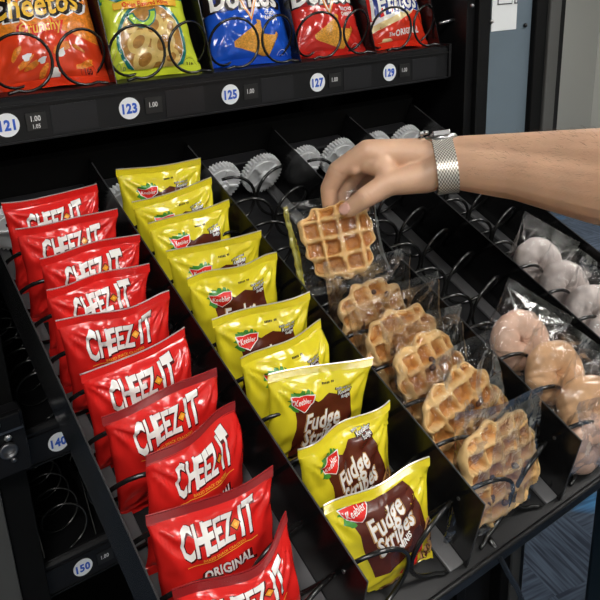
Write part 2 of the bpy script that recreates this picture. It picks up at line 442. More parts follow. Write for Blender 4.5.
# ------------------------------------------------------------------ pulled-out tray
tray = empty('snack_tray', TRAY, 'black metal snack tray pulled out and tilted down below the hand', 'tray')
FZ = -.0855
fp = MB()
fp.box(CX[0] + .012, CX[5], -.022, .60, FZ - .0015, FZ)
fp.add([(CX[0], -.018, FZ + .017), (CX[0], .60, FZ + .017), (CX[0] + .012, .60, FZ), (CX[0] + .012, -.022, FZ)], [(0, 1, 2, 3)])
fp.build('floor_panel', 'shelf_floor_metal', tray)
for i in range(5):      # raised product runners pressed in each lane
    mb = MB()
    c = (CX[i] + CX[i + 1]) / 2
    for dx in (-.063, .063):
        mb.box(c + dx - .004, c + dx + .004, -.004, .58, FZ, FZ + .003)
    mb.build('lane_runner', 'shelf_floor_metal', tray, bevel=.001)
for i, x in enumerate(CX):
    mb = MB()
    top = 0.0
    zb = FZ if i else FZ + .0165
    mb.prism_x([(-.0185, zb), (.0, 0), (.60, 0), (.60, zb)], x - .0006, x + .0006)
    d = mb.build('divider', 'tray_metal', tray)
    if i: MB().box(x - .019, x - .0006, -.014, .58, FZ + .0002, FZ + .0040).build('divider_foot', 'flange_grey', d, bevel=.001)
    else: MB().box(x + .012, x + .030, -.014, .58, FZ + .0002, FZ + .0040).build('divider_foot', 'flange_grey', d, bevel=.001)
    MB().tube([(x, .59, .0003), (x, 0, .0003), (x, -.018, FZ + .004)], .0008, 6).build('folded_edge', 'edge_grey', d)
    MB().lathe_y([(.0018, 0), (.0018, .0026)], 12, T3(x - .0013, .022, -.024) @ RZ(-PI / 2)).build('rivet_hole', 'steel', d)
rim = MB().tube([(CX[0] + .010, -.024, FZ + .001), (CX[5] + .004, -.024, FZ + .001)], .003, 10)
rim.box(CX[0] + .010, CX[5] + .004, -.0265, -.0215, FZ - .035, FZ)
rim.build('front_rail', 'rail_plastic', tray, smooth=False, bevel=.0008)
MB().box(CX[0] - .002, CX[5] + .002, .60, .612, FZ - .01, .01).build('rear_panel', 'interior_black', tray)
CY0 = -.008
for i in range(5):
    c = (CX[i] + CX[i + 1]) / 2
    for h, dx in ((-1, -.0355), (1, .0355)):
        o = link('spiral_coil', big[h], None, tray, T3(c + dx, CY0, FZ + .0372))
        g = link('drive_gear', GEAR, None, o, T3(0, .556, .002) @ RY(h * .3))
        g['label'] = 'toothed grey plastic drive disc at the back of the coil'
    MB().box(c - .066, c + .066, .572, .598, FZ + .002, FZ + .05).build('motor_box', 'rail_plastic', tray, bevel=.003)
MB().tube([(.040, .350, 1.072), (.0443, .342, 1.057), (.0572, .338, 1.027), (.0757, .340, .996), (.0956, .345, .958), (.1156, .355, .896), (.13, .38, .83)], .003, 8).build('hanging_cable', 'coil_black', tray, TRAY.inverted(), smooth=True)

# ------------------------------------------------------------------ fixed shelves
def number_label(parent, x, y, z, num, price, s=1.0, second=None, T=None):
    T = T or Matrix.Identity(4)
    o = MB().lathe_y([(.0135 * s, 0), (.0135 * s, -.0009)], 32, T @ T3(x, y, z)).build('number_disc', 'disc_white', parent)
    t = text2d(num, .0118 * s, .045, .86)
    flat_sign(o, 'number', 'number_blue', t, (x, y - .0013, z), T)
    p = MB().box(x + .021, x + .044, y - .0008, y, z - .010, z + .010, T).build('price_tag', 'tag_black', parent)
    flat_sign(p, 'price', 'tag_white', text2d(price, .0065 * s, .01, .8, at=(0, .001 if not second else .0035)), (x + .032, y - .0011, z), T)
    if second: flat_sign(p, 'price', 'tag_white', text2d(second, .005 * s, .01, .8, at=(0, -.0055)), (x + .032, y - .0011, z), T)

def shelf(name, z0, labels, label, coils, R, full=True, tall=.11, xs=None, pitch=.05):
    """z0: floor height; front plane at y = .8256"""
    sh = empty(name, T3(.0756, .8256, z0), label, 'shelf')
    I = T3(-.0756, -.8256, -z0)
    F = .8256
    MB().box(CX[0] - .02, .4727, F + .004, 1.42, z0 - .002, z0).build('floor_panel', 'black_metal', sh, I)
    fr = MB()
    fr.prism_x([(F, z0 - .052), (F, z0 - .004), (F + .006, z0 + .001), (F + .012, z0), (F + .012, z0 - .052)], -.36 if full else CX[0] - .006, .4727)
    fr.box(-.36 if full else CX[0] - .006, .4727, F - .0025, F, z0 - .0105, z0 - .0085)
    fr.box(-.36 if full else CX[0] - .006, .4727, F - .0025, F, z0 - .052, z0 - .050)
    fr.build('front_rail', 'rail_plastic', sh, I)
    for x in (xs or CX):
        MB().prism_x([(F + .016, z0), (F + .05, z0 + tall), (1.42, z0 + tall), (1.42, z0)], x - .0006, x + .0006).build('divider', 'tray_metal', sh, I)
    for num, x, price, second in labels:
        number_label(sh, x, F - .0008, z0 - .032 + .0025, num, price, 1.0, second, I)
        MB().box(x + .05, x + .105, F - .0007, F, z0 - .047, z0 - .014).build('blank_label_strip', 'tag_plastic', sh, I)
    for x, h, me in coils:
        link('spiral_coil', me, None, sh, I @ T3(x, F + (.008 if full else .014), z0 + R + .003))
    return sh, I
up = {h: coil_mesh(.0325, .072, 7, .0019, h, end=-.35, flat=.006) for h in (1, -1)}
sm = {h: coil_mesh(.0285, .04, 8, .0017, h, end=.3) for h in (1, -1)}
for d in (up, sm):
    for h in d: d[h].materials.append(MATS['coil_black']); [setattr(p, 'use_smooth', True) for p in d[h].polygons]
labs = [('121', -.2404, '1.00', '1.05'), ('123', -.0945, '1.00', None), ('125', .0501, '1.00', None), ('127', .1978, '1.00', None), ('129', .3404, '1.00', None)]
co = []
for i in range(5):
    c = (CX[i] + CX[i + 1]) / 2 + .037
    co += [(c - .0355, -1, up[-1]), (c + .0355, 1, up[1])]
topshelf, TI = shelf('upper_shelf', 1.4905, labs, 'black upper shelf with numbers 121 to 129 on its front rail', co, .0335, xs=[x + .037 for x in CX[:5]] + [.4715])
# right end bracket and pin of the upper shelf
MB().box(.4727, .478, .822, .86, 1.44, 1.495).build('end_bracket', 'rail_plastic', topshelf, TI)
MB().tube([(.476, .85, 1.527), (.505, .84, 1.533)], .003, 10).build('side_pin', 'steel', topshelf, TI, smooth=True)
LX = [CX[0] + .0726 * k for k in range(11)]
for nm, z0, num, lab in (('lower_shelf', 1.0695, '140', 'black lower shelf with number 140 disc below the tray'), ('bottom_shelf', .8585, '150', 'black bottom shelf with number 150 disc and price tag')):
    # only the left end of these shelves shows beneath the tray
    cs = [(CX[0] + .036 + .0726 * k, 1 if k % 2 else -1, sm[1 if k % 2 else -1]) for k in range(4)]
    shelf(nm, z0, [(num, -.2440 if num == '140' else -.2404, '1.80', None)], lab, cs, .0285, False, .07, LX)

# ------------------------------------------------------------------ bags
class Bag:
    def __init__(s, W, H, T, seed, wr=1., slump=0., seal=.009, nu=44, nv=48, fold=0., taper=0., sag=.001):
        s.taper = taper; s.sag = sag
        s.W, s.H, s.T, s.seed, s.seal, s.nu, s.nv, s.wr = W, H, T, seed, seal, nu, nv, wr
        rn = random.Random(seed); s.rn = rn
        s.wave = [(rn.uniform(-.0035, .0035), rn.uniform(1.5, 4.5), rn.uniform(0, 6)) for _ in range(3)]
        s.cr = [(cx, cz, rn.uniform(9, 16), rn.uniform(0, 6), rn.uniform(.0016, .0030)) for cx in (-1, 1) for cz in (0, 1)]
        s.off = Vector((seed * 3.17, seed * 1.31, 0)); s.fold = fold; s.slump = slump
        s.v0 = seal / H; s.v1 = 1 - seal / H
        s.G = {sd: [[s.surf(-W / 2 + W * i / nu, H * j / nv, sd) for i in range(nu + 1)] for j in range(nv + 1)] for sd in (1, -1)}
    def surf(s, u, v, side):
        W, H, T = s.W, s.H, s.T
        t = clamp((v / H - s.v0) / (s.v1 - s.v0)); un = clamp(2 * u / W, -1, 1)
        pr = max(0, math.sin(PI * t ** .85)) ** .62
        edge = max(0, 1 - abs(un) ** 3.0) ** .62
        y = -side * T / 2 * pr * edge
        x = u * (1 - .075 * pr) * (1 - s.taper * t)
        # ripple carried by both sheets, strongest at the seals
        wv = sum(a * math.sin(k * un + p) for a, k, p in s.wave)
        y += wv * (.35 + .9 * abs(2 * t - 1) ** 2)
        y += s.slump * max(0, t - .55) ** 2 * 3
        ff = max(0, t - .80) / .2
        y += s.fold * ff * ff * (.4 + .6 * un)
        # creases fanning from the corners
        w_ = 0
        for cx, cz, k, ph, am in s.cr:
            dx = (un - cx) * W / 2; dz = (t - cz) * H; r = math.hypot(dx, dz); a = math.atan2(dz, dx)
            w_ += am * math.sin(k * a + ph) * math.exp(-(r / .034) ** 1.5) * sstep(0, .008, r)
        q = Vector((u * 30, v * 16, side * 2.)) + s.off
        rid = 1 - abs(noise.noise(q)) * 2.4
        w_ += .0012 * max(0, rid) ** 2 + .0016 * noise.noise(Vector((u * 60, v * 60, 5 + side)) + s.off)
        q2 = Vector((u * 130, v * 22, 9 * side)) + s.off      # pleats running off the seals
        w_ += .0013 * noise.noise(q2) * math.exp(-min(t, 1 - t) / .10)
        inner = min(1, pr * 2.2) * min(1, edge * 1.6)
        y += -side * w_ * s.wr * inner
        z = v
        z -= s.sag * (1 - un * un) * t * t
        x += .0014 * noise.noise(Vector((v * 50, u * 4, 2)) + s.off) * (abs(un) ** 4)
        if t <= 0 or t >= 1: y += -side * .00015
        return Vector((x, y, z))
    def at(s, u, v, off, side=1):
        fu = clamp((u + s.W / 2) / s.W * s.nu, 0, s.nu - 1e-6); fv = clamp(v / s.H * s.nv, 0, s.nv - 1e-6)
        i, j = int(fu), int(fv); a, b = fu - i, fv - j; G = s.G[side]
        p00, p10, p01, p11 = G[j][i], G[j][i + 1], G[j + 1][i], G[j + 1][i + 1]
        p = p00 * (1 - a) * (1 - b) + p10 * a * (1 - b) + p01 * (1 - a) * b + p11 * a * b
        n = (p10 - p00).cross(p01 - p00)
        if n.length > 0: n.normalize()
        if n.y * side > 0: n = -n
        return p + n * off
    def sheet(s, j0, j1, name, ridges=False):
        mb = MB()
        rows = list(range(j0, j1 + 1)); n = s.nu + 1
        for side in (1, -1):
            v = []
            for j in rows:
                for i in range(n): v.append(s.G[side][j][i])
            f = []
            for a in range(len(rows) - 1):
                for i in range(s.nu):
                    q = (a * n + i, a * n + i + 1, (a + 1) * n + i + 1, (a + 1) * n + i)
                    f.append(q if side == 1 else q[::-1])
            mb.add(v, f)
        me = bpy.data.meshes.new(name); me.from_pydata([tuple(p) for p in mb.v], [], mb.f)
        bm = bmesh.new(); bm.from_mesh(me); bmesh.ops.remove_doubles(bm, verts=bm.verts, dist=.00004)
        bmesh.ops.recalc_face_normals(bm, faces=bm.faces); bm.to_mesh(me); bm.free()
        return me
    def seal_mesh(s, top, name, ext=0.0, hgt=None, z_off=0.):
        """crimped strip with fine horizontal ridges"""
        hgt = hgt or s.seal; n = s.nu * 2 + 1; m = 14; v = []; f = []
        z0 = (s.H - s.seal if top else 0) + z_off
        for side in (1, -1):
            for a in range(m + 1):
                z = z0 + hgt * a / m
                for i in range(n):
                    u = -s.W / 2 + s.W * i / (n - 1)
                    p = (s.at(u, min(z, s.H), 0, 1) + s.at(u, min(z, s.H), 0, -1)) / 2
                    zz = z if not top else p.z + (z - min(z, s.H))
                    if top and a == m: zz += .0005 * (1 if i % 2 else -1)
                    v.append((p.x, p.y - side * (.0005 + .0004 * math.sin(a * PI)) - .00045 * math.cos(a * PI) , zz))
        for side in (0, 1):
            k = side * (m + 1) * n
            for a in range(m):
                for i in range(n - 1):
                    q = (k + a * n + i, k + a * n + i + 1, k + (a + 1) * n + i + 1, k + (a + 1) * n + i)
                    f.append(q if not side else q[::-1])
        me = bpy.data.meshes.new(name); me.from_pydata([tuple(p) for p in v], [], f)
        return me

def make_bag(name, W, H, T, seed, foil, seal_m, art, M, label, cat, group, edge='foil_silver', tagit=None, **k):
    k.setdefault('wr', 1.6); b = Bag(W, H, T, seed, **k)
    root = empty(name, M, label, cat, group)
    jt = int(b.nv * b.v1 + .999); jb = int(b.nv * b.v0)
    link('pouch', b.sheet(jb, jt, 'pouch'), foil, root, smooth=True)
    link('top_seal', b.seal_mesh(True, 'top_seal'), seal_m, root, smooth=False)
    link('bottom_seal', b.seal_mesh(False, 'bottom_seal'), foil, root, smooth=False)
    if edge:
        mb = MB(); pts = []
        for i in range(61):
            u = -W / 2 + W * i / 60; p = (b.at(u, H, 0, 1) + b.at(u, H, 0, -1)) / 2; pts.append((p.x, p.y, p.z + .0002))
        mb.tube(pts, .00075, 5).build('seal_edge', edge, root)
    for nm, m, p, off in art:
        me = bpy.data.meshes.new(nm)
        me.from_pydata([tuple(b.at(x, y, off)) for x, y in p[0]], [], p[1])
        link(nm, me, m, root, smooth=True)
    return root

def prep(W, H, nu, nv, items):
    xs = [-W / 2 + W * i / nu for i in range(1, nu)]; ys = [H * j / nv for j in range(1, nv)]
    return [(nm, m, cut2d(p, xs, ys), off) for nm, m, p, off in items]

# ---- red cracker bags
CW, CH = .112, .116
def cheez_art(W, H):
    r = rad(4); a = []
    L = [('C', -.0310, .0285), ('H', -.0195, .0260), ('E', -.0108, .0240), ('E', -.0027, .0230), ('Z', .0058, .0225)]
    R_ = [('I', .0185, .0240), ('T', .0268, .0270)]
    zc = H - .0270
    def letters(bold, dx, dz):
        ps = []
        for ch, x, h in L + R_:
            wx = {'C': .40, 'H': .43, 'E': .50, 'Z': .46, 'I': .6, 'T': .50}[ch]
            ps.append(text2d(ch, h, bold, wx, .10, r, (x * math.cos(r) + dx, zc + x * math.sin(r) + dz)))
        return join2d(*ps)
    a.append(('lettering_shadow', 'print_shadow', letters(.060, .0006, -.0008), .00035))
    a.append(('logo_lettering', 'print_white', letters(.030, 0, 0), .0006))
    c = (.0128, zc + .0005); d = .0040
    a.append(('diamond_mark', 'print_shadow', poly2d([(c[0] - d * 1.3, c[1]), (c[0], c[1] - d * 1.3), (c[0] + d * 1.3, c[1]), (c[0], c[1] + d * 1.3)]), .0007))
    a.append(('diamond_mark', 'print_orange', poly2d([(c[0] - d, c[1]), (c[0], c[1] - d), (c[0] + d, c[1]), (c[0], c[1] + d)]), .0009))
    a.append(('diamond_mark', 'print_gold', ell2d(c[0], c[1], .0014, .0014, 10), .0011))
    def line(z, x0, x1): 
        q = math.tan(r); return poly2d([(x0, z + x0 * q - .0003), (x1, z + x1 * q - .0003), (x1, z + x1 * q + .0003), (x0, z + x0 * q + .0003)])
    a.append(('gold_line', 'print_gold', line(zc - .0205, -.034, .032), .0004))
    a.append(('small_lettering', 'print_gold', text2d('BAKED SNACK CRACKERS', .0026, .004, .95, 0, r, (0, zc - .0178)), .0004))
    a.append(('original_lettering', 'print_shadow', text2d('ORIGINAL', .0095, .075, .78, 0, r, (.003, zc - .0335)), .0004))
    a.append(('original_lettering', 'print_white', text2d('ORIGINAL', .0088, .035, .80, 0, r, (.0025, zc - .033)), .0006))
    return a
NU, NV = 44, 48
cheez = prep(CW, CH, NU, NV, cheez_art(CW, CH))
ORD = ['rearmost', 'second from the back', 'third from the back', 'fourth from the back', 'fifth from the back', 'sixth from back, top corner crumpled', 'fourth from the front', 'third from the front, twisted clockwise', 'second from the front', 'frontmost']
CP = [(-.213, .478, -.088, 23.0, 2.7, 1.9), (-.211, .430, -.086, 20.3, -.5, .2), (-.208, .380, -.085, 18.7, 1.7, 2.6), (-.214, .331, -.089, 26, 7, 5),
      (-.211, .288, -.084, 18.2, -5.5, -3.2), (-.213, .224, -.088, 22.2, -.4, -1.1), (-.211, .177, -.086, 19.9, -.7, -2.0), (-.213, .121, -.089, 23.3, 13, 12),
      (-.217, .066, -.091, 27, -5.1, -1.0), (-.218, .006, -.091, 32, 8.5, 4.0)]
for i, (x, y, z, lean, yaw, roll) in enumerate(CP):
    M = TRAY @ T3(x, y, z) @ RZ(rad(yaw)) @ RX(rad(-lean)) @ RY(rad(roll))
    make_bag('cracker_bag', CW, CH, .034, 11 + i, 'foil_red', 'seal_maroon' if i in (6, 7, 8, 9) else 'foil_red', cheez, M,
             'red foil cracker bag, %s in the red column' % ORD[i], 'snack bag', 'red cracker bags in the left column',
             edge='seal_maroon' if i in (6, 7, 8, 9) else 'foil_silver', fold=.014 if i in (5, 7) else random.Random(i).uniform(-.004, .004), sag=(.004, .001, .002, .002, .001, .004, .001, .0, .005, .015)[i])

# ---- yellow cookie bags
KW, KH = .114, .116
def keeb_art(W, H, up=0., tilt=0.):
    a = []; r = rad(5)
    H0, H = H, H + up
    top = H - .034
    patch = [(-.034, top - .002), (-.020, top + .003), (-.008, top - .003), (.006, top + .002), (.020, top - .002), (.031, top + .001), (.033, top - .020), (.035, top - .045), (.034, top - .072), (.0, top - .075), (-.034, top - .071), (-.035, top - .045), (-.032, top - .02)]
    a.append(('brown_patch', 'print_brown', poly2d(patch), .00035))
    sx, sz = -.024, H - .0365
    leaf = []
    for k, (dx, dz) in enumerate(((-.012, .003), (-.0125, -.003), (-.011, .007), (-.006, .009), (.0, .010), (.006, .009), (.011, .006), (-.010, -.007))):
        leaf.append(ell2d(sx + dx * .92, sz + dz * .85, .0042, .0026, 8, .2, rot=k * .8, seed=k))
    a.append(('leaf_print', 'print_green', join2d(*leaf), .0005))
    sh = [(-.0125, .0065), (-.004, .0050), (.004, .0065), (.0125, .0060), (.0105, -.001), (.0, -.0085), (-.0105, -.002)]
    a.append(('shield_print', 'print_white', poly2d([(sx + x * 1.10, sz + y * 1.12) for x, y in sh]), .0007))
    a.append(('shield_print', 'print_red', poly2d([(sx + x, sz + y) for x, y in sh]), .0009))
    a.append(('shield_lettering', 'print_white', text2d('Keebler', .0052, .012, .80, .15, 0, (sx, sz + .0008)), .0011))
    f1 = text2d('Fudge', .0190, .022, .62, .18, r, (-.002, H - .0560)); f2 = text2d('Stripes', .0190, .022, .60, .18, r, (.0005, H - .0745))
    s1 = text2d('Fudge', .0190, .050, .62, .18, r, (-.002, H - .0562)); s2 = text2d('Stripes', .0190, .050, .60, .18, r, (.0005, H - .0747))
    a.append(('lettering_outline', 'print_cookie', join2d(s1, s2), .0005))
    a.append(('logo_lettering', 'print_white', join2d(f1, f2), .0008))
    a.append(('minis_lettering', 'print_white', text2d('MINIS', .0060, .035, .75, .1, rad(8), (.006, H - .0890)), .0008))
    b1 = join2d(text2d('made with real', .0026, .06, .8, .2, rad(4), (.023, H - .0285)), text2d('Keebler', .0042, .09, .85, .2, rad(4), (.0245, H - .0328)), text2d('fudge', .0040, .09, .85, .2, rad(4), (.0255, H - .0375)))
    b2 = join2d(text2d('made with real', .0026, .0, .8, .2, rad(4), (.023, H - .0285)), text2d('Keebler', .0042, .012, .85, .2, rad(4), (.0245, H - .0328)), text2d('fudge', .0040, .012, .85, .2, rad(4), (.0255, H - .0375)))
    a.append(('badge_outline', 'print_black', b1, .0006)); a.append(('badge_lettering', 'print_white', b2, .0009))
    a.append(('red_band', 'print_red', poly2d([(-.002, .012), (.020, .022), (.034, .040), (.030, .044), (.010, .030), (-.010, .020)]), .0006))
    ck = []; cd = []
    for k, (x, z, q) in enumerate(((.034, .040, .0105), (.040, .027, .010), (.027, .012, .0105), (-.020, .012, .0105), (-.004, .006, .008), (.008, .010, .009))):
        ck.append(ell2d(x, z, q, q * .8, 16, .04, .5, k)); cd.append(ring2d(x, z, q * .72, q * .5, q * .18, 14, rot=.5)); cd.append(ring2d(x, z, q * .3, q * .22, q * .14, 10, rot=.5))
    a.append(('cookie_print', 'print_cookie', join2d(*ck), .0010)); a.append(('cookie_stripes', 'print_brown', join2d(*cd), .0012))
    dots = [rect2d(-.001 + .0018 * k, .0002 + .0018 * k, H - .0235, H - .0215) for k in range(8) if k != 5]
    a.append(('date_code', 'print_black', join2d(*dots), .0004))
    ct, st_ = math.cos(rad(tilt)), math.sin(rad(tilt)); cz = H - .06
    a = [(n_, m_, ([(x * ct - (y - cz) * st_, min(H0 - .0095, cz + x * st_ + (y - cz) * ct)) for x, y in p_[0]], p_[1]), o_) for n_, m_, p_, o_ in a]
    return a
keeb = prep(KW, KH, NU, NV, keeb_art(KW, KH, .006))
keeb_up = prep(KW, KH, NU, NV, keeb_art(KW, KH, .016, 11))
keeb_top = prep(KW, KH, NU, NV, keeb_art(KW, KH, .029, 14))
KP = [(-.071, .493, -.088, 22.2, -4.4, 0), (-.070, .440, -.087, 21.1, 3.4, -1.8), (-.071, .392, -.088, 25.2, 5.7, 1.3), (-.070, .339, -.086, 19.8, -4.6, -3.5), (-.071, .294, -.087, 21.4, -3.2, -1.7),
      (-.072, .231, -.088, 21.1, -7.2, -3.5), (-.073, .174, -.090, 26, 4, 3), (-.072, .143, -.088, 19, -7.8, 2.7), (-.076, .067, -.090, 28, 4.5, 2.5), (-.077, .008, -.090, 26, -5.3, -5.2)]
KO = ['rearmost', 'second from the back', 'third from the back', 'fourth from the back', 'fifth from the back', 'sixth from the back', 'seventh from back, crumpled behind its neighbour', 'third from the front, standing tallest', 'second from the front', 'frontmost, its cookies showing']
for i, (x, y, z, lean, yaw, roll) in enumerate(KP):
    M = TRAY @ T3(x, y, z) @ RZ(rad(yaw)) @ RX(rad(-lean)) @ RY(rad(roll))
    make_bag('cookie_bag', KW if i < 9 else .109, KH, .032, 51 + i, 'foil_yellow', 'foil_yellow', keeb_top if i == 9 else keeb_up if i == 8 else keeb, M,
             'yellow foil cookie bag, %s in the yellow column' % KO[i], 'snack bag', 'yellow cookie bags in the second column',
             fold=.012 if i in (6,) else random.Random(i + 5).uniform(-.004, .004))

# ---- chip bags on the upper shelf
UW, UH = .136, .195
def up_bag(x, yaw, lean, seed, foil, art, name, label, W=UW, roll=0, dy=0):
    NUu, NVu = 40, 56
    art = [(n_, m_, ([(x_, max(.0115, y_ - .019)) for x_, y_ in p_[0]], p_[1]), o_) for n_, m_, p_, o_ in art]
    M = T3(x, .870 + dy, 1.4905) @ RZ(rad(yaw)) @ RX(rad(-lean)) @ RY(rad(roll))
    return make_bag(name, W, UH, .045, seed, foil, foil, prep(W, UH, NUu, NVu, art), M, label, 'snack bag', None, nu=NUu, nv=NVu, wr=1.5, seal=.011, taper=.10)
def nut_box(x, z, num):
    return [('panel_lettering', 'print_black', join2d(text2d(num, .0065, .015, .8, at=(x, z)), text2d('CALORIES', .0022, .0, .9, at=(x, z - .006)), ring2d(x, z - .001, .0098, .0098, .0004, 20)), .0005)]
# orange-red cheese puffs
A = [('orange_patch', 'print_cheese', poly2d([(-.064, .082), (.02, .082), (.064, .066), (.064, .187), (-.064, .187)]), .0004)]
A += [('lettering_outline', 'print_white', join2d(text2d('Cheetos', .030, .13, .80, .12, rad(3), (-.010, .117), 1.2)), .0006),
      ('lettering_outline', 'print_black', join2d(text2d('Cheetos', .030, .095, .80, .12, rad(3), (-.010, .117), 1.2)), .0008),
      ('logo_lettering', 'print_gold', join2d(text2d('Cheetos', .030, .02, .80, .12, rad(3), (-.010, .1175), 1.2)), .0011),
      ('flavour_lettering', 'print_red', text2d('Crunchy', .014, .08, .8, .1, rad(5), (-.008, .089)), .0006),
      ('flavour_lettering', 'print_gold', text2d('Crunchy', .014, .01, .8, .1, rad(5), (-.008, .0892)), .0009)]
rr = random.Random(3); puffs = []
for k in range(11):
    x, z = rr.uniform(-.045, .04), rr.uniform(.020, .066)
    puffs.append(ell2d(x, z, rr.uniform(.008, .013), rr.uniform(.0026, .004), 14, .12, rr.uniform(-1, 1.2), k))
A.append(('puff_print', 'print_cheese', join2d(*puffs), .0006))
A.append(('white_patch', 'print_white', join2d(*[ell2d(x, z, q, q * .7, 12, .2, .5, k) for k, (x, z, q) in enumerate(((.0, .033, .008), (-.012, .049, .005), (.012, .056, .006), (-.030, .055, .006)))]), .0007))  # irregular white ovals laid over the puffs
A += nut_box(.042, .034, '160')
A.append(('small_lettering', 'print_black', text2d('CHEESE FLAVORED SNACKS', .0030, .0, .95, at=(-.028, .018), rot=rad(2)), .0005))
up_bag(-.167, -9, 25, 101, 'foil_orange_red', A, 'puff_bag', 'orange-red cheese puff bag at the far left above disc 121')
# lime onion rings
A = [('lime_stripe', 'print_cream', join2d(*[poly2d([(-.06 + .016 * k, .02), (-.0592 + .016 * k, .02), (-.0392 + .016 * k, .075), (-.04 + .016 * k, .075)]) for k in range(6)]), .0003),
     ('teal_oval', 'print_teal', ell2d(.002, .064, .049, .050, 36, .015), .0004),
     ('oval_rim', 'print_white', ell2d(.002, .064, .0445, .0455, 36, .015), .0005),
     ('oval_field', 'print_ring_dark', ell2d(.002, .064, .0435, .0445, 36, .015), .0006)]
rings = []; 
for k, (x, z, q, b_) in enumerate(((-.018, .062, .017, .6), (.016, .058, .020, .9), (-.012, .040, .017, .5), (.006, .080, .018, .8), (.024, .040, .013, .4), (-.026, .083, .012, .5), (.030, .078, .012, 1.2), (.004, .032, .011, .3))):
    rings.append(('ring_print', 'print_ring', ring2d(x, z, q, q * .8, q * .42, 24, rot=b_), .0008 + .00012 * k))
A += rings
A += [('swirl_mark', 'print_teal', ring2d(-.008, .099, .021, .021, .010, 20, PI * 1.0, PI * 2.05), .0020),
      ('swirl_mark', 'print_lime', ring2d(-.008, .099, .0190, .0190, .006, 20, PI * 1.05, PI * 2.0), .0022),
      ('banner', 'print_orange', poly2d([(-.046, .1045), (.046, .1065), (.048, .1165), (-.046, .1145)]), .0024),
      ('banner', 'print_gold', poly2d([(-.045, .1052), (.045, .1072), (.047, .1158), (-.045, .1138)]), .0026),
      ('banner_lettering', 'print_red', text2d('Onion Flavored Rings', .0066, .03, .80, 0, rad(1.2), (0, .1103)), .0028),
      ('logo_lettering', 'print_teal', text2d('Funyuns', .034, .10, .75, 0, 0, (-.002, .139)), .0008),
      ('logo_lettering', 'print_lime', text2d('Funyuns', .034, .02, .75, 0, 0, (-.002, .139)), .0011),
      ('small_lettering', 'print_teal', join2d(text2d('NET WT. 3/4 OZ.', .0050, .008, .85, 0, rad(1), (-.024, .016)), ring2d(-.047, .033, .006, .006, .0006, 3, rot=PI / 2), text2d('D', .004, .005, at=(-.039, .0325))), .0005)]
A += nut_box(.050, .030, '110')
up_bag(-.036, -10, 25, 102, 'foil_lime', A, 'onion_ring_bag', 'lime green onion ring snack bag above disc 123', W=.130)
def tri_chip(cx, cz, s, rot, sk=0.):
    return poly2d([(cx + s * math.cos(rot + q) , cz + s * math.sin(rot + q)) for q in (0.12, -.12, 2.0, 2.22, 4.06, 4.28)])
def dor_art(fl, flav, calory, dark):
    A = [('logo_panel', dark, poly2d([(-.055, .094), (.052, .096), (.058, .135), (-.058, .135)]), .0004),
         ('lettering_outline', 'print_black', text2d('Doritos', .030, .10, .82, .0, 0, (-.004, .113)), .0006),
         ('logo_lettering', 'print_white', text2d('Doritos', .030, .035, .82, .0, 0, (-.004, .113)), .0009),
         ('triangle_mark', 'print_orange', poly2d([(-.024, .128), (.0, .077), (.024, .128), (.018, .128), (.0, .088), (-.018, .128)]), .0012),
         ('triangle_mark', 'print_white', poly2d([(-.0215, .128), (.0, .082), (.0215, .128), (.019, .128), (.0, .086), (-.019, .128)]), .0014),
         ('flavour_lettering', 'print_white', join2d(text2d(flav[0], .0055, .03, .85, 0, 0, (.034, .088)), text2d(flav[1], .0055, .03, .85, 0, 0, (.034, .0805))), .0006),
         ('chip_print', 'print_chip', tri_chip(-.002, .051, .030, rad(65)), .0006),
         ('chip_print', 'print_chip', tri_chip(.020, .046, .025, rad(32)), .0005)]
    return A + [(a, 'print_white', c, d) for a, b, c, d in nut_box(.046, .028, calory)]
up_bag(.1205, -9, 25, 103, 'foil_blue', dor_art('b', ('COOL', 'RANCH'), '150', 'print_navy') + [('small_lettering', 'print_white', text2d('NET WT. 1 OZ.', .004, .004, .85, 0, 0, (-.040, .012)), .0005)], 'tortilla_chip_bag', 'blue tortilla chip bag above disc 125')
up_bag(.264, -8, 25, 104, 'foil_crimson', dor_art('r', ('NACHO', 'CHEESE'), '150', 'seal_maroon'), 'tortilla_chip_bag', 'dark red tortilla chip bag above disc 127', W=.126)
A = [('cream_curve', 'print_cream', poly2d([(-.060, .045), (-.035, .052), (-.005, .060), (.025, .072), (.045, .090), (.050, .115), (.050, .170), (-.060, .170)]), .0004),
     ('white_curve', 'print_white', poly2d([(-.060, .056), (-.035, .062), (-.007, .070), (.020, .082), (.036, .097), (.041, .116), (.041, .165), (-.060, .165)]), .0006),
     ('red_panel', 'print_red', poly2d([(-.060, .064), (-.030, .070), (-.008, .078), (.015, .090), (.028, .103), (.031, .120), (.031, .160), (-.060, .160)]), .0008),
     ('lettering_outline', 'print_white', text2d('Fritos', .034, .13, .75, .1, rad(5), (0, .094)), .0011),
     ('lettering_outline', 'print_navy', text2d('Fritos', .034, .09, .75, .1, rad(5), (0, .094)), .0013),
     ('logo_lettering', 'print_white', text2d('Fritos', .034, .02, .75, .1, rad(5), (0, .0945)), .0016),
     ('flavour_lettering', 'print_white', join2d(text2d('The', .006, .02, .85, .1, rad(5), (-.022, .040)), text2d('ORIGINAL', .0095, .03, .80, 0, rad(6), (.010, .043))), .0006),
     ('chip_print', 'print_cream', join2d(*[ell2d(x, z, .009, .004, 12, .15, q, k) for k, (x, z, q) in enumerate(((-.040, .026, .3), (-.028, .020, .9), (-.046, .016, -.4), (-.03, .031, 0)))]), .0006),
     ('cream_band', 'print_cream', poly2d([(-.062, .012), (.0, .015), (.062, .012), (.062, .016), (.0, .021), (-.062, .018)]), .0004)]
up_bag(.408, -8, 25, 105, 'foil_flame', A, 'corn_chip_bag', 'red and cream corn chip bag above disc 129', W=.124)

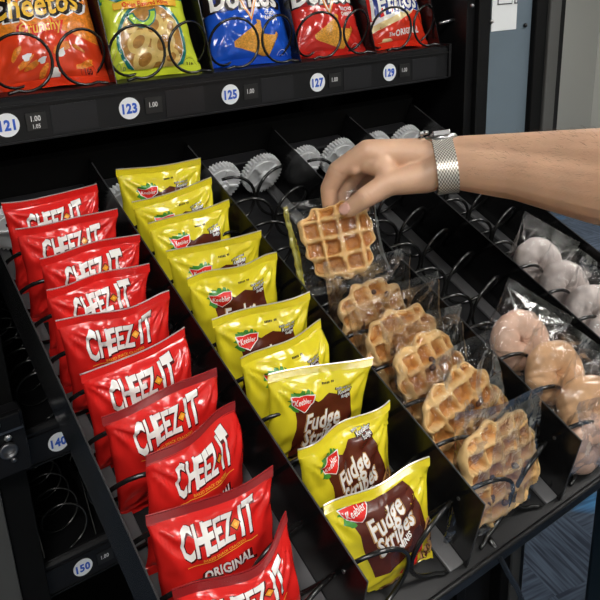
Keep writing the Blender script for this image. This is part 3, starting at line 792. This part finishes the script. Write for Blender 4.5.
# ------------------------------------------------------------------ waffles
def waffle_mesh(seed, R=.044, sz=1.12):
    rn = random.Random(seed); off = Vector((seed * 2.3, 0, 0)); nt_, nr = 110, 40
    ph = [rn.uniform(0, 6) for _ in range(4)]; ox, oz = rn.uniform(-.006, .006), rn.uniform(-.006, .006)
    pit = .0215
    def rout(a):
        c, s_ = abs(math.cos(a)), abs(math.sin(a)); k = (c ** 3.0 + s_ ** 3.0) ** (-1 / 3.0)
        return R * k * .93 * (1 + .045 * math.sin(3 * a + ph[0]) + .035 * math.sin(5 * a + ph[1]) + .045 * math.sin(9 * a + ph[2]) + .03 * math.sin(14 * a + ph[3]) + .05 * noise.noise(Vector((math.cos(a) * 3, math.sin(a) * 3, 4)) + off))
    v = []; col = []; f = []
    for side in (1, -1):
        for j in range(nr + 1):
            p = (j / nr) ** .8
            for i in range(nt_):
                a = 2 * PI * i / nt_; r = rout(a) * p; x = r * math.cos(a); z = r * math.sin(a) * sz
                e = max(0, 1 - p ** 7) ** .5
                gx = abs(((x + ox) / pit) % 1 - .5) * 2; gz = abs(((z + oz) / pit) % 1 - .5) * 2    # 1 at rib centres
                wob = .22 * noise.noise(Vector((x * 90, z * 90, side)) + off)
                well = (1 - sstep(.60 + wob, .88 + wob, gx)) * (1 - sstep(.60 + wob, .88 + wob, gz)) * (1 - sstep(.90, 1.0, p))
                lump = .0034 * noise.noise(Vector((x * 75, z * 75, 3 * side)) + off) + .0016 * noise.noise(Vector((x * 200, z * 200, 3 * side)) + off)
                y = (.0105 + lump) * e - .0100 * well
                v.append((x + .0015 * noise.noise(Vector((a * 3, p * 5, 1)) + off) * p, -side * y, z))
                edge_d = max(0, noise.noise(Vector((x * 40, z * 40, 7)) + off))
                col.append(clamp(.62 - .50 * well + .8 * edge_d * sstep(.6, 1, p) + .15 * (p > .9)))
    n = (nr + 1) * nt_
    for s_ in (0, 1):
        for j in range(nr):
            for i in range(nt_):
                k = (i + 1) % nt_; q = (s_ * n + j * nt_ + i, s_ * n + j * nt_ + k, s_ * n + (j + 1) * nt_ + k, s_ * n + (j + 1) * nt_ + i)
                f.append(q if s_ else q[::-1])
    me = bpy.data.meshes.new('waffle'); me.from_pydata(v, [], f)
    at = me.attributes.new('bake', 'FLOAT', 'POINT')
    at.data.foreach_set('value', col)
    bm = bmesh.new(); bm.from_mesh(me); bmesh.ops.remove_doubles(bm, verts=bm.verts, dist=.00002); bmesh.ops.recalc_face_normals(bm, faces=bm.faces); bm.to_mesh(me); bm.free()
    return me
def chips(parent, seed, n=4, R=.034):
    rn = random.Random(seed)
    for k in range(n):
        a = rn.uniform(0, 6.28); r = rn.uniform(.3, 1) * R; mb = MB()
        mb.lathe_y([(.001, -.003), (.0035, -.002), (.0045, 0), (.003, .002)], 10, T3(r * math.cos(a), -.0085, r * math.sin(a)) @ RY(rn.uniform(0, 3)) @ Matrix.Diagonal((rn.uniform(.7, 1.5), 1, .8, 1)))
        mb.build('chocolate_chip', 'chocolate', parent, smooth=True)
def film_mesh(W, H, T, seed, lift=.0):
    b = Bag(W, H, T, seed, wr=1.8, seal=.010, nu=34, nv=36)
    me = b.sheet(0, b.nv, 'wrapper')
    for v in me.vertices: v.co.z -= H / 2
    return me, b
def wrapped(name, M, seed, body, label, cat, group, W=.118, H=.128, T=.030, dz=-.006, rollw=0):
    t = empty(name, M, label, cat, group)
    body(t)
    me, b = film_mesh(W, H, T, seed)
    link('wrapper', me, 'clear_film', t, T3(0, 0, -dz) @ RY(rad(rollw)), smooth=True)
    return t
FM = lambda x, y, z, yaw, lean, roll: TRAY @ T3(x, y, z) @ RZ(rad(yaw)) @ RX(rad(-lean)) @ RY(rad(roll))
WP = [(.069, .240, -.026, -6, 32, -12), (.073, .188, -.026, -10, 38, -20), (.073, .138, -.026, 3, 46, -4), (.072, .085, -.024, -12, 40, -28), (.061, .026, -.028, -5, 28, -8)]
WR = [.047, .049, .053, .053, .056]
WO = ['rearmost in its lane, behind the others', 'second from the back in its lane', 'third of five in its lane', 'second from the front, tilted strongly', 'frontmost, with big chocolate chips']
for i, q in enumerate(WP):
    def body(t, i=i):
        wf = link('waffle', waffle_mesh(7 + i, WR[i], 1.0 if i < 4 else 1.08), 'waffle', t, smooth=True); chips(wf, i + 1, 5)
    wrapped('wrapped_waffle', FM(*q), 200 + i, body, 'golden waffle in clear film, %s' % WO[i], 'waffle', 'wrapped waffles in the middle lane', W=.126, H=.138, rollw=14)

# ------------------------------------------------------------------ doughnuts
def donut_mesh(seed, R=.0200, r=.0158, hole=.4, lump=.002):
    off = Vector((seed * 1.7, 3, 0)); v = []; f = []; nt_, ns = 64, 32
    for i in range(nt_):
        a = 2 * PI * i / nt_
        for j in range(ns):
            b_ = 2 * PI * j / ns
            x = (R + r * math.cos(b_)) * math.cos(a); z = (R + r * math.cos(b_)) * math.sin(a) * 1.02; y = r * .86 * math.sin(b_)
            p = Vector((x, y, z)); n = Vector((math.cos(b_) * math.cos(a), math.sin(b_), math.cos(b_) * math.sin(a)))
            d = lump * noise.noise(p * 55 + off) + lump * .5 * noise.noise(p * 150 + off)
            d += .0035 * math.exp(-((math.cos(b_) + 1) ** 2) / .3) * (1 + noise.noise(Vector((a * 1.5, 0, 0)) + off))
            v.append(p + n * d)
    for i in range(nt_):
        for j in range(ns): f.append((i * ns + j, ((i + 1) % nt_) * ns + j, ((i + 1) % nt_) * ns + (j + 1) % ns, i * ns + (j + 1) % ns))
    me = bpy.data.meshes.new('doughnut'); me.from_pydata([tuple(p) for p in v], [], f); return me
DP = [((.212, .133, -.020, -34, 40, 8), 'donut_pink', 'pale pink glazed doughnut in clear film, rearmost in its lane'),
      ((.213, .080, -.020, -32, 42, 12), 'donut_glazed', 'orange-brown glazed doughnut in clear film between two others'),
      ((.211, .028, -.020, -36, 40, 10), 'donut_glazed', 'glazed doughnut in clear film nearest the front of its lane'),
      ((.200, .006, -.050, -4, 20, 0), 'donut_pink', 'pale doughnut low in the coil at the front of its lane')]
for i, (q, m, lab) in enumerate(DP):
    def body(t, i=i, m=m): link('doughnut', donut_mesh(i + 1), m, t, smooth=True)
    wrapped('wrapped_doughnut', FM(*q), 300 + i, body, lab, 'doughnut', 'glazed doughnuts in the fourth lane', W=.094, H=.104, T=.030, dz=-.006, rollw=14)
DW = [((.362, .226, -.030, -30, 42, 8), 'rearmost of its lane'), ((.361, .177, -.030, -26, 42, 14), 'second from the back of its lane'), ((.358, .129, -.030, -32, 40, 8), 'third from the back, by the right frame edge'), ((.354, .088, -.034, -30, 40, 8), 'nearest the front of its lane')]
for i, (q, lab) in enumerate(DW):
    def body(t, i=i): link('doughnut', donut_mesh(i + 11), 'donut_powder', t, smooth=True)
    wrapped('wrapped_doughnut', FM(*q), 320 + i, body, 'white powdered doughnut in clear film, %s' % lab, 'doughnut', 'powdered doughnuts in the fifth lane', W=.094, H=.104, T=.030, dz=-.006, rollw=14)

# ------------------------------------------------------------------ held waffle
wc = Vector((.0469, .5904, 1.3171)); nrm = (Vector((-.4129, 0, 1.6)) - wc).normalized()
upv = Vector((0, 0, 1)); upv = (upv - nrm * upv.dot(nrm)).normalized(); rt = upv.cross(nrm)
HM = Matrix((( rt.x, -nrm.x, upv.x, wc.x), (rt.y, -nrm.y, upv.y, wc.y), (rt.z, -nrm.z, upv.z, wc.z), (0, 0, 0, 1)))
HM = HM @ RY(rad(-11))
def body(t):
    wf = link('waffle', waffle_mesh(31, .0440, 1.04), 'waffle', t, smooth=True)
hw = wrapped('wrapped_waffle', HM, 400, body, 'golden waffle in clear film held up between thumb and fingers', 'waffle', None, W=.108, H=.112, T=.026, dz=.002)
sb = []
for k in range(30):
    z = -.046 + .096 * k / 29; sb.append((-.052 + .0006 * math.sin(k * .7), .0008 * math.sin(k * 1.1), z))
MB().tube(sb, [.0024 + .0010 * abs(math.sin(k * .9)) for k in range(30)], 6).build('film_edge', 'film_seal', hw)['label'] = 'yellow-green crimped film edge'

# ------------------------------------------------------------------ hand and arm
J = {'wr1': (0.1617, 0.5309, 1.4062), 'wr2': (0.1499, 0.5196, 1.3987), 'f1': (0.1876, 0.4525, 1.4123), 'f2': (0.1776, 0.444, 1.4015), 'g1': (0.2064, 0.3721, 1.4184), 'g2': (0.1944, 0.3627, 1.4002),
 'h1': (0.2145, 0.2808, 1.4221), 'h2': (0.2015, 0.272, 1.4036), 'e': (0.2104, 0.2009, 1.4168), 'iM': (0.0885, 0.5846, 1.4153), 'mM': (0.1067, 0.5916, 1.4098), 'rM': (0.1286, 0.5987, 1.3987), 'pM': (0.1428, 0.6036, 1.3854),
 'iP': (0.0634, 0.6085, 1.393), 'iD': (0.0548, 0.6154, 1.3715), 'iT': (0.055, 0.6146, 1.3496), 'mP': (0.084, 0.6085, 1.383), 'mD': (0.0746, 0.6161, 1.3649), 'mT': (0.0707, 0.6138, 1.3451),
 'rP': (0.107, 0.6215, 1.371), 'rD': (0.0945, 0.6257, 1.3549), 'rT': (0.089, 0.6137, 1.3411), 'pP': (0.125, 0.622, 1.3623), 'pD': (0.1141, 0.6228, 1.3476), 'pT': (0.1065, 0.614, 1.3372),
 'tC': (0.1256, 0.531, 1.3895), 'tM': (0.0893, 0.5487, 1.386), 'tI': (0.064, 0.5601, 1.3724), 'tT': (0.051, 0.5744, 1.3578)}
J = {k: Vector(v) for k, v in J.items()}
def capsule(mb, a, b, ra, rb, seg=20):
    a, b = Vector(a), Vector(b); L = (b - a).length; t = (b - a).normalized() if L > 1e-6 else Vector((0, 0, 1))
    pts = []; rs = []
    for k in range(7):
        q = PI / 2 * (1 - k / 6) ; pts.append(a - t * ra * math.sin(q)); rs.append(max(.0002, ra * math.cos(q)))
    for k in range(1, 6): pts.append(a.lerp(b, k / 6)); rs.append(ra + (rb - ra) * k / 6)
    for k in range(7):
        q = PI / 2 * k / 6; pts.append(b + t * rb * math.sin(q)); rs.append(max(.0002, rb * math.cos(q)))
    mb.tube(pts, rs, seg)
def chain(mb, *pr):
    for (a, ra), (b, rb) in zip(pr[:-1], pr[1:]): capsule(mb, a, b, ra, rb)
mb = MB()
W1, W2 = J['wr1'], J['wr2']
el = J['e']; sh_ = Vector((.30, -.02, 1.36))
chain(mb, (W1, .0235), (J['f1'], .0295), (J['g1'], .037), (J['h1'], .042), (el, .043), (sh_, .048))
chain(mb, (W2, .0235), (J['f2'], .0295), (J['g2'], .037), (J['h2'], .041), (el, .043))
# palm
chain(mb, (W1, .0225), (J['iM'], .0145)); chain(mb, (W1, .0225), (J['mM'], .0135)); chain(mb, (W1.lerp(W2, .5), .022), (J['rM'], .0135)); chain(mb, (W1.lerp(W2, .5), .020), (J['pM'], .0125))
chain(mb, (J['iM'], .0125), (J['mM'], .0130), (J['rM'], .0125), (J['pM'], .0115))
chain(mb, (W2, .0215), (J['tC'], .0185), (J['tM'], .0142), (J['tI'], .0120)); chain(mb, (J['tI'], .0120), (J['tT'], .0098))
chain(mb, (J['tM'], .0125), (J['iM'].lerp(W1, .12), .0135)); chain(mb, (J['tM'].lerp(J['iM'], .5), .0115), (J['iM'].lerp(J['iP'], .25) + Vector((0, -.004, -.010)), .0085))
ctr = (J['iM'] + J['tM']) / 2
capsule(mb, (.0731, .5914, 1.3968), (.0760, .5930, 1.3975), .0085, .0085)
chain(mb, (J['iM'], .0145), (J['iP'], .0122), (J['iD'], .0104), (J['iT'], .0092))
chain(mb, (J['mM'], .0140), (J['mP'], .0120), (J['mD'], .0102), (J['mT'], .0090))
chain(mb, (J['rM'], .0135), (J['rP'], .0112), (J['rD'], .0096), (J['rT'], .0084))
chain(mb, (J['pM'], .0110), (J['pP'], .0090), (J['pD'], .0078), (J['pT'], .0070))
raw = mb.mesh('arm_raw'); tmp = bpy.data.objects.new('arm_raw', raw); COL.objects.link(tmp)
rm = tmp.modifiers.new('r', 'REMESH'); rm.mode = 'VOXEL'; rm.voxel_size = .0016
sm_ = tmp.modifiers.new('s', 'SMOOTH'); sm_.factor = .6; sm_.iterations = 9
dg = bpy.context.evaluated_depsgraph_get(); dg.update()
arm_me = bpy.data.meshes.new_from_object(tmp.evaluated_get(dg)); bpy.data.objects.remove(tmp)
arm_me.name = 'arm'
# creases at the thumb joint, flexed joints, tendons
def crease(me, c, axis, w_, r, d):
    axis = axis.normalized()
    for v in me.vertices:
        q = v.co - c
        if q.length < r:
            s_ = q.dot(axis); v.co -= v.normal * d * math.exp(-(s_ / w_) ** 2) * (1 - (q.length / r) ** 2)
tdir = J['tT'] - J['tI']
camp = Vector((-.4129, 0, 1.6))
for k in (-.0030, 0, .0030): crease(arm_me, J['tI'] + tdir.normalized() * k + (camp - J['tI']).normalized() * .011, tdir, .0007, .009, .0006)
for a, b in (('iP', 'iD'), ('iD', 'iT'), ('mP', 'mD')): crease(arm_me, J[a] + (camp - J[a]).normalized() * .006, J[b] - J[a], .0009, .014, .0008)
person = empty('person', T3(.3, -.02, 1.36), 'person with bare forearm and steel watch reaching in to lift a waffle', 'person')
PI_ = T3(-.3, .02, -1.36)
arm = link('arm', arm_me, 'skin', person, PI_, smooth=True)
# thumb nail
nd = (camp - J['tT']).normalized(); td = tdir.normalized(); nd = (nd + Vector((0, 0, .55)) - Vector((.25, 0, 0))).normalized(); nd = (nd - td * nd.dot(td)).normalized(); sd = td.cross(nd)
nv_ = []; nf = []
for j in range(9):
    for i in range(9):
        a = (i / 8 - .5) * 2; b_ = (j / 8 - .5) * 2
        wd = .0066 * math.sqrt(max(0.05, 1 - .8 * abs(b_) ** 3))
        ang = a * .72
        p = J['tT'] + td * (.0015 + b_ * .0072) + sd * math.sin(ang) * wd * 1.5 + nd * ((.0104 - .0006 * b_ * 1.5) * (math.cos(ang) ** .8) + .0001)
        nv_.append(p)
for j in range(8):
    for i in range(8): nf.append((j * 9 + i, j * 9 + i + 1, (j + 1) * 9 + i + 1, (j + 1) * 9 + i))
nm = bpy.data.meshes.new('thumbnail'); nm.from_pydata([tuple(p) for p in nv_], [], nf)
no = link('thumbnail', nm, 'nail', arm, smooth=True)
so = no.modifiers.new('t', 'SOLIDIFY'); so.thickness = .0006; so.offset = -1
# sleeve well outside the picture
smb = MB(); smb.tube([el.lerp(sh_, .45), el.lerp(sh_, .7), sh_, sh_ + (sh_ - el) * .25], [.060, .063, .068, .070], 24)
smb.build('sleeve', 'sleeve_cloth', person, PI_, smooth=True)
# fine dark hairs on the forearm
rn = random.Random(8); hmb = MB()
arm_me.calc_loop_triangles() if hasattr(arm_me, 'calc_loop_triangles') else None
vv = [v for v in arm_me.vertices if J['f1'].y + .03 > v.co.y > .30 and v.normal.z > -.1 and v.normal.x < .6]
fd = (W1 - J['g1']).normalized()
for k in range(420):
    v = rn.choice(vv); n = v.normal; d = (fd + n * .35 + Vector((rn.uniform(-.4, .4), rn.uniform(-.4, .4), rn.uniform(-.5, .3)))).normalized()
    p0 = v.co + n * .0001; p1 = p0 + d * rn.uniform(.004, .008); p1 += n * .0005
    hmb.tube([p0, p0.lerp(p1, .5) + n * .0006, p1], [.00007, .00006, .00002], 3)
hh = hmb.build('arm_hair', 'hair_brown', arm); hh['kind'] = 'stuff'

# ------------------------------------------------------------------ wristwatch
wcx = W1.lerp(W2, .5) + (J['f1'] - W1) * -.07
ax = Vector((.76, -.64, .11)).normalized()      # along the wrist
e1 = Vector((.11, .27, .95)); e1 = (e1 - ax * e1.dot(ax)).normalized(); e2 = ax.cross(e1)
WM = Matrix(((e2.x, ax.x, e1.x, wcx.x), (e2.y, ax.y, e1.y, wcx.y), (e2.z, ax.z, e1.z, wcx.z), (0, 0, 0, 1)))
arm_me.update()
watch = empty('wristwatch', WM, 'steel wristwatch with woven mesh strap worn on the wrist', 'watch')
from mathutils.bvhtree import BVHTree
bm_ = bmesh.new(); bm_.from_mesh(arm_me); BV = BVHTree.FromBMesh(bm_)
NR = 96; RAD = []
for i in range(NR):
    a = 2 * PI * i / NR; d = e2 * math.cos(a) + e1 * math.sin(a); best = 0
    for yo in (-.0112, -.005, 0, .005, .0112):
        h = BV.ray_cast(wcx + ax * yo, d)
        if h[0] is not None and h[3] < .05: best = max(best, h[3])
    RAD.append(best or .03)
bm_.free()
for _ in range(6): RAD = [(RAD[i - 1] + RAD[i] + RAD[(i + 1) % NR]) / 3 for i in range(NR)]
def wrist_r(a, extra):
    q = (a / (2 * PI) * NR) % NR; i = int(q); t = q - i
    rr_ = RAD[i % NR] * (1 - t) + RAD[(i + 1) % NR] * t + extra + .0006
    return rr_ * math.cos(a), rr_ * math.sin(a)
v = []; f = []; uv = []; n = 96; w2 = .0112
ring = []
for i in range(n):
    a = 2 * PI * i / n
    ring.append(a)
    xi, zi = wrist_r(a, .0004); xo, zo = wrist_r(a, .0026)
    v += [(xi, -w2, zi), (xo, -w2, zo), (xo, w2, zo), (xi, w2, zi)]
for i in range(n):
    k = (i + 1) % n
    for q in range(4): f.append((i * 4 + q, i * 4 + (q + 1) % 4, k * 4 + (q + 1) % 4, k * 4 + q))
me = bpy.data.meshes.new('strap'); me.from_pydata(v, [], f)
ul = me.uv_layers.new(name='UVMap')
for p in me.polygons:
    for li in p.loop_indices:
        vi = me.loops[li].vertex_index; i = vi // 4; q = vi % 4; ii = i
        if i == 0 and any(me.loops[l].vertex_index // 4 == n - 1 for l in p.loop_indices): ii = n
        ul.data[li].uv = (1.0 if q in (2, 3) else 0.0, ii / n)
st = link('strap', me, 'mesh_steel', watch, smooth=False)
# clasp near the lower outer side
mbc = MB(); 
for i in range(7):
    a0 = -2.25 + i * .06 ; a1 = a0 + .06
    x0, z0 = wrist_r(a0, .0040); x1, z1 = wrist_r(a1, .0040); x2, z2 = wrist_r(a1, .002); x3, z3 = wrist_r(a0, .002)
    mbc.add([(x0, -w2 - .0006, z0), (x1, -w2 - .0006, z1), (x2, -w2 - .0006, z2), (x3, -w2 - .0006, z3), (x0, w2 + .0006, z0), (x1, w2 + .0006, z1), (x2, w2 + .0006, z2), (x3, w2 + .0006, z3)],
            [(0, 1, 2, 3), (4, 7, 6, 5), (0, 4, 5, 1), (1, 5, 6, 2), (2, 6, 7, 3), (3, 7, 4, 0)])
mbc.build('clasp', 'steel', watch)
zt = wrist_r(PI / 2, .0012)[1]
CM = T3(0, 0, zt) @ RX(PI / 2)
cs_ = MB().lathe_y([(.0165, 0), (.0185, -.002), (.0190, -.005), (.0175, -.0075), (.0160, -.008), (.0155, -.0075)], 48, CM @ RX(0)).build('watch_case', 'steel', watch, smooth=True)
MB().lathe_y([(.0156, -.0078), (.0150, -.0088), (.008, -.0096), (.001, -.0098)], 40, CM).build('watch_glass', 'tag_black', cs_, smooth=True)
MB().lathe_y([(.0028, -.018), (.0030, -.023), (.0026, -.0235)], 14, T3(0, 0, zt + .004) @ RZ(.2)).build('crown', 'steel', cs_, smooth=True)
MB().lathe_y([(.0022, -.018), (.0024, -.022)], 12, T3(0, 0, zt + .004) @ RZ(.65)).build('pusher', 'steel', cs_, smooth=True)
MB().lathe_y([(.0022, -.018), (.0024, -.022)], 12, T3(0, 0, zt + .004) @ RZ(-.25)).build('pusher', 'steel', cs_, smooth=True)
for s_ in (-1, 1):
    MB().box(s_ * .015, s_ * .021, -.0095, .0095, zt - .002, zt + .004).build('lug', 'steel', cs_, bevel=.001)
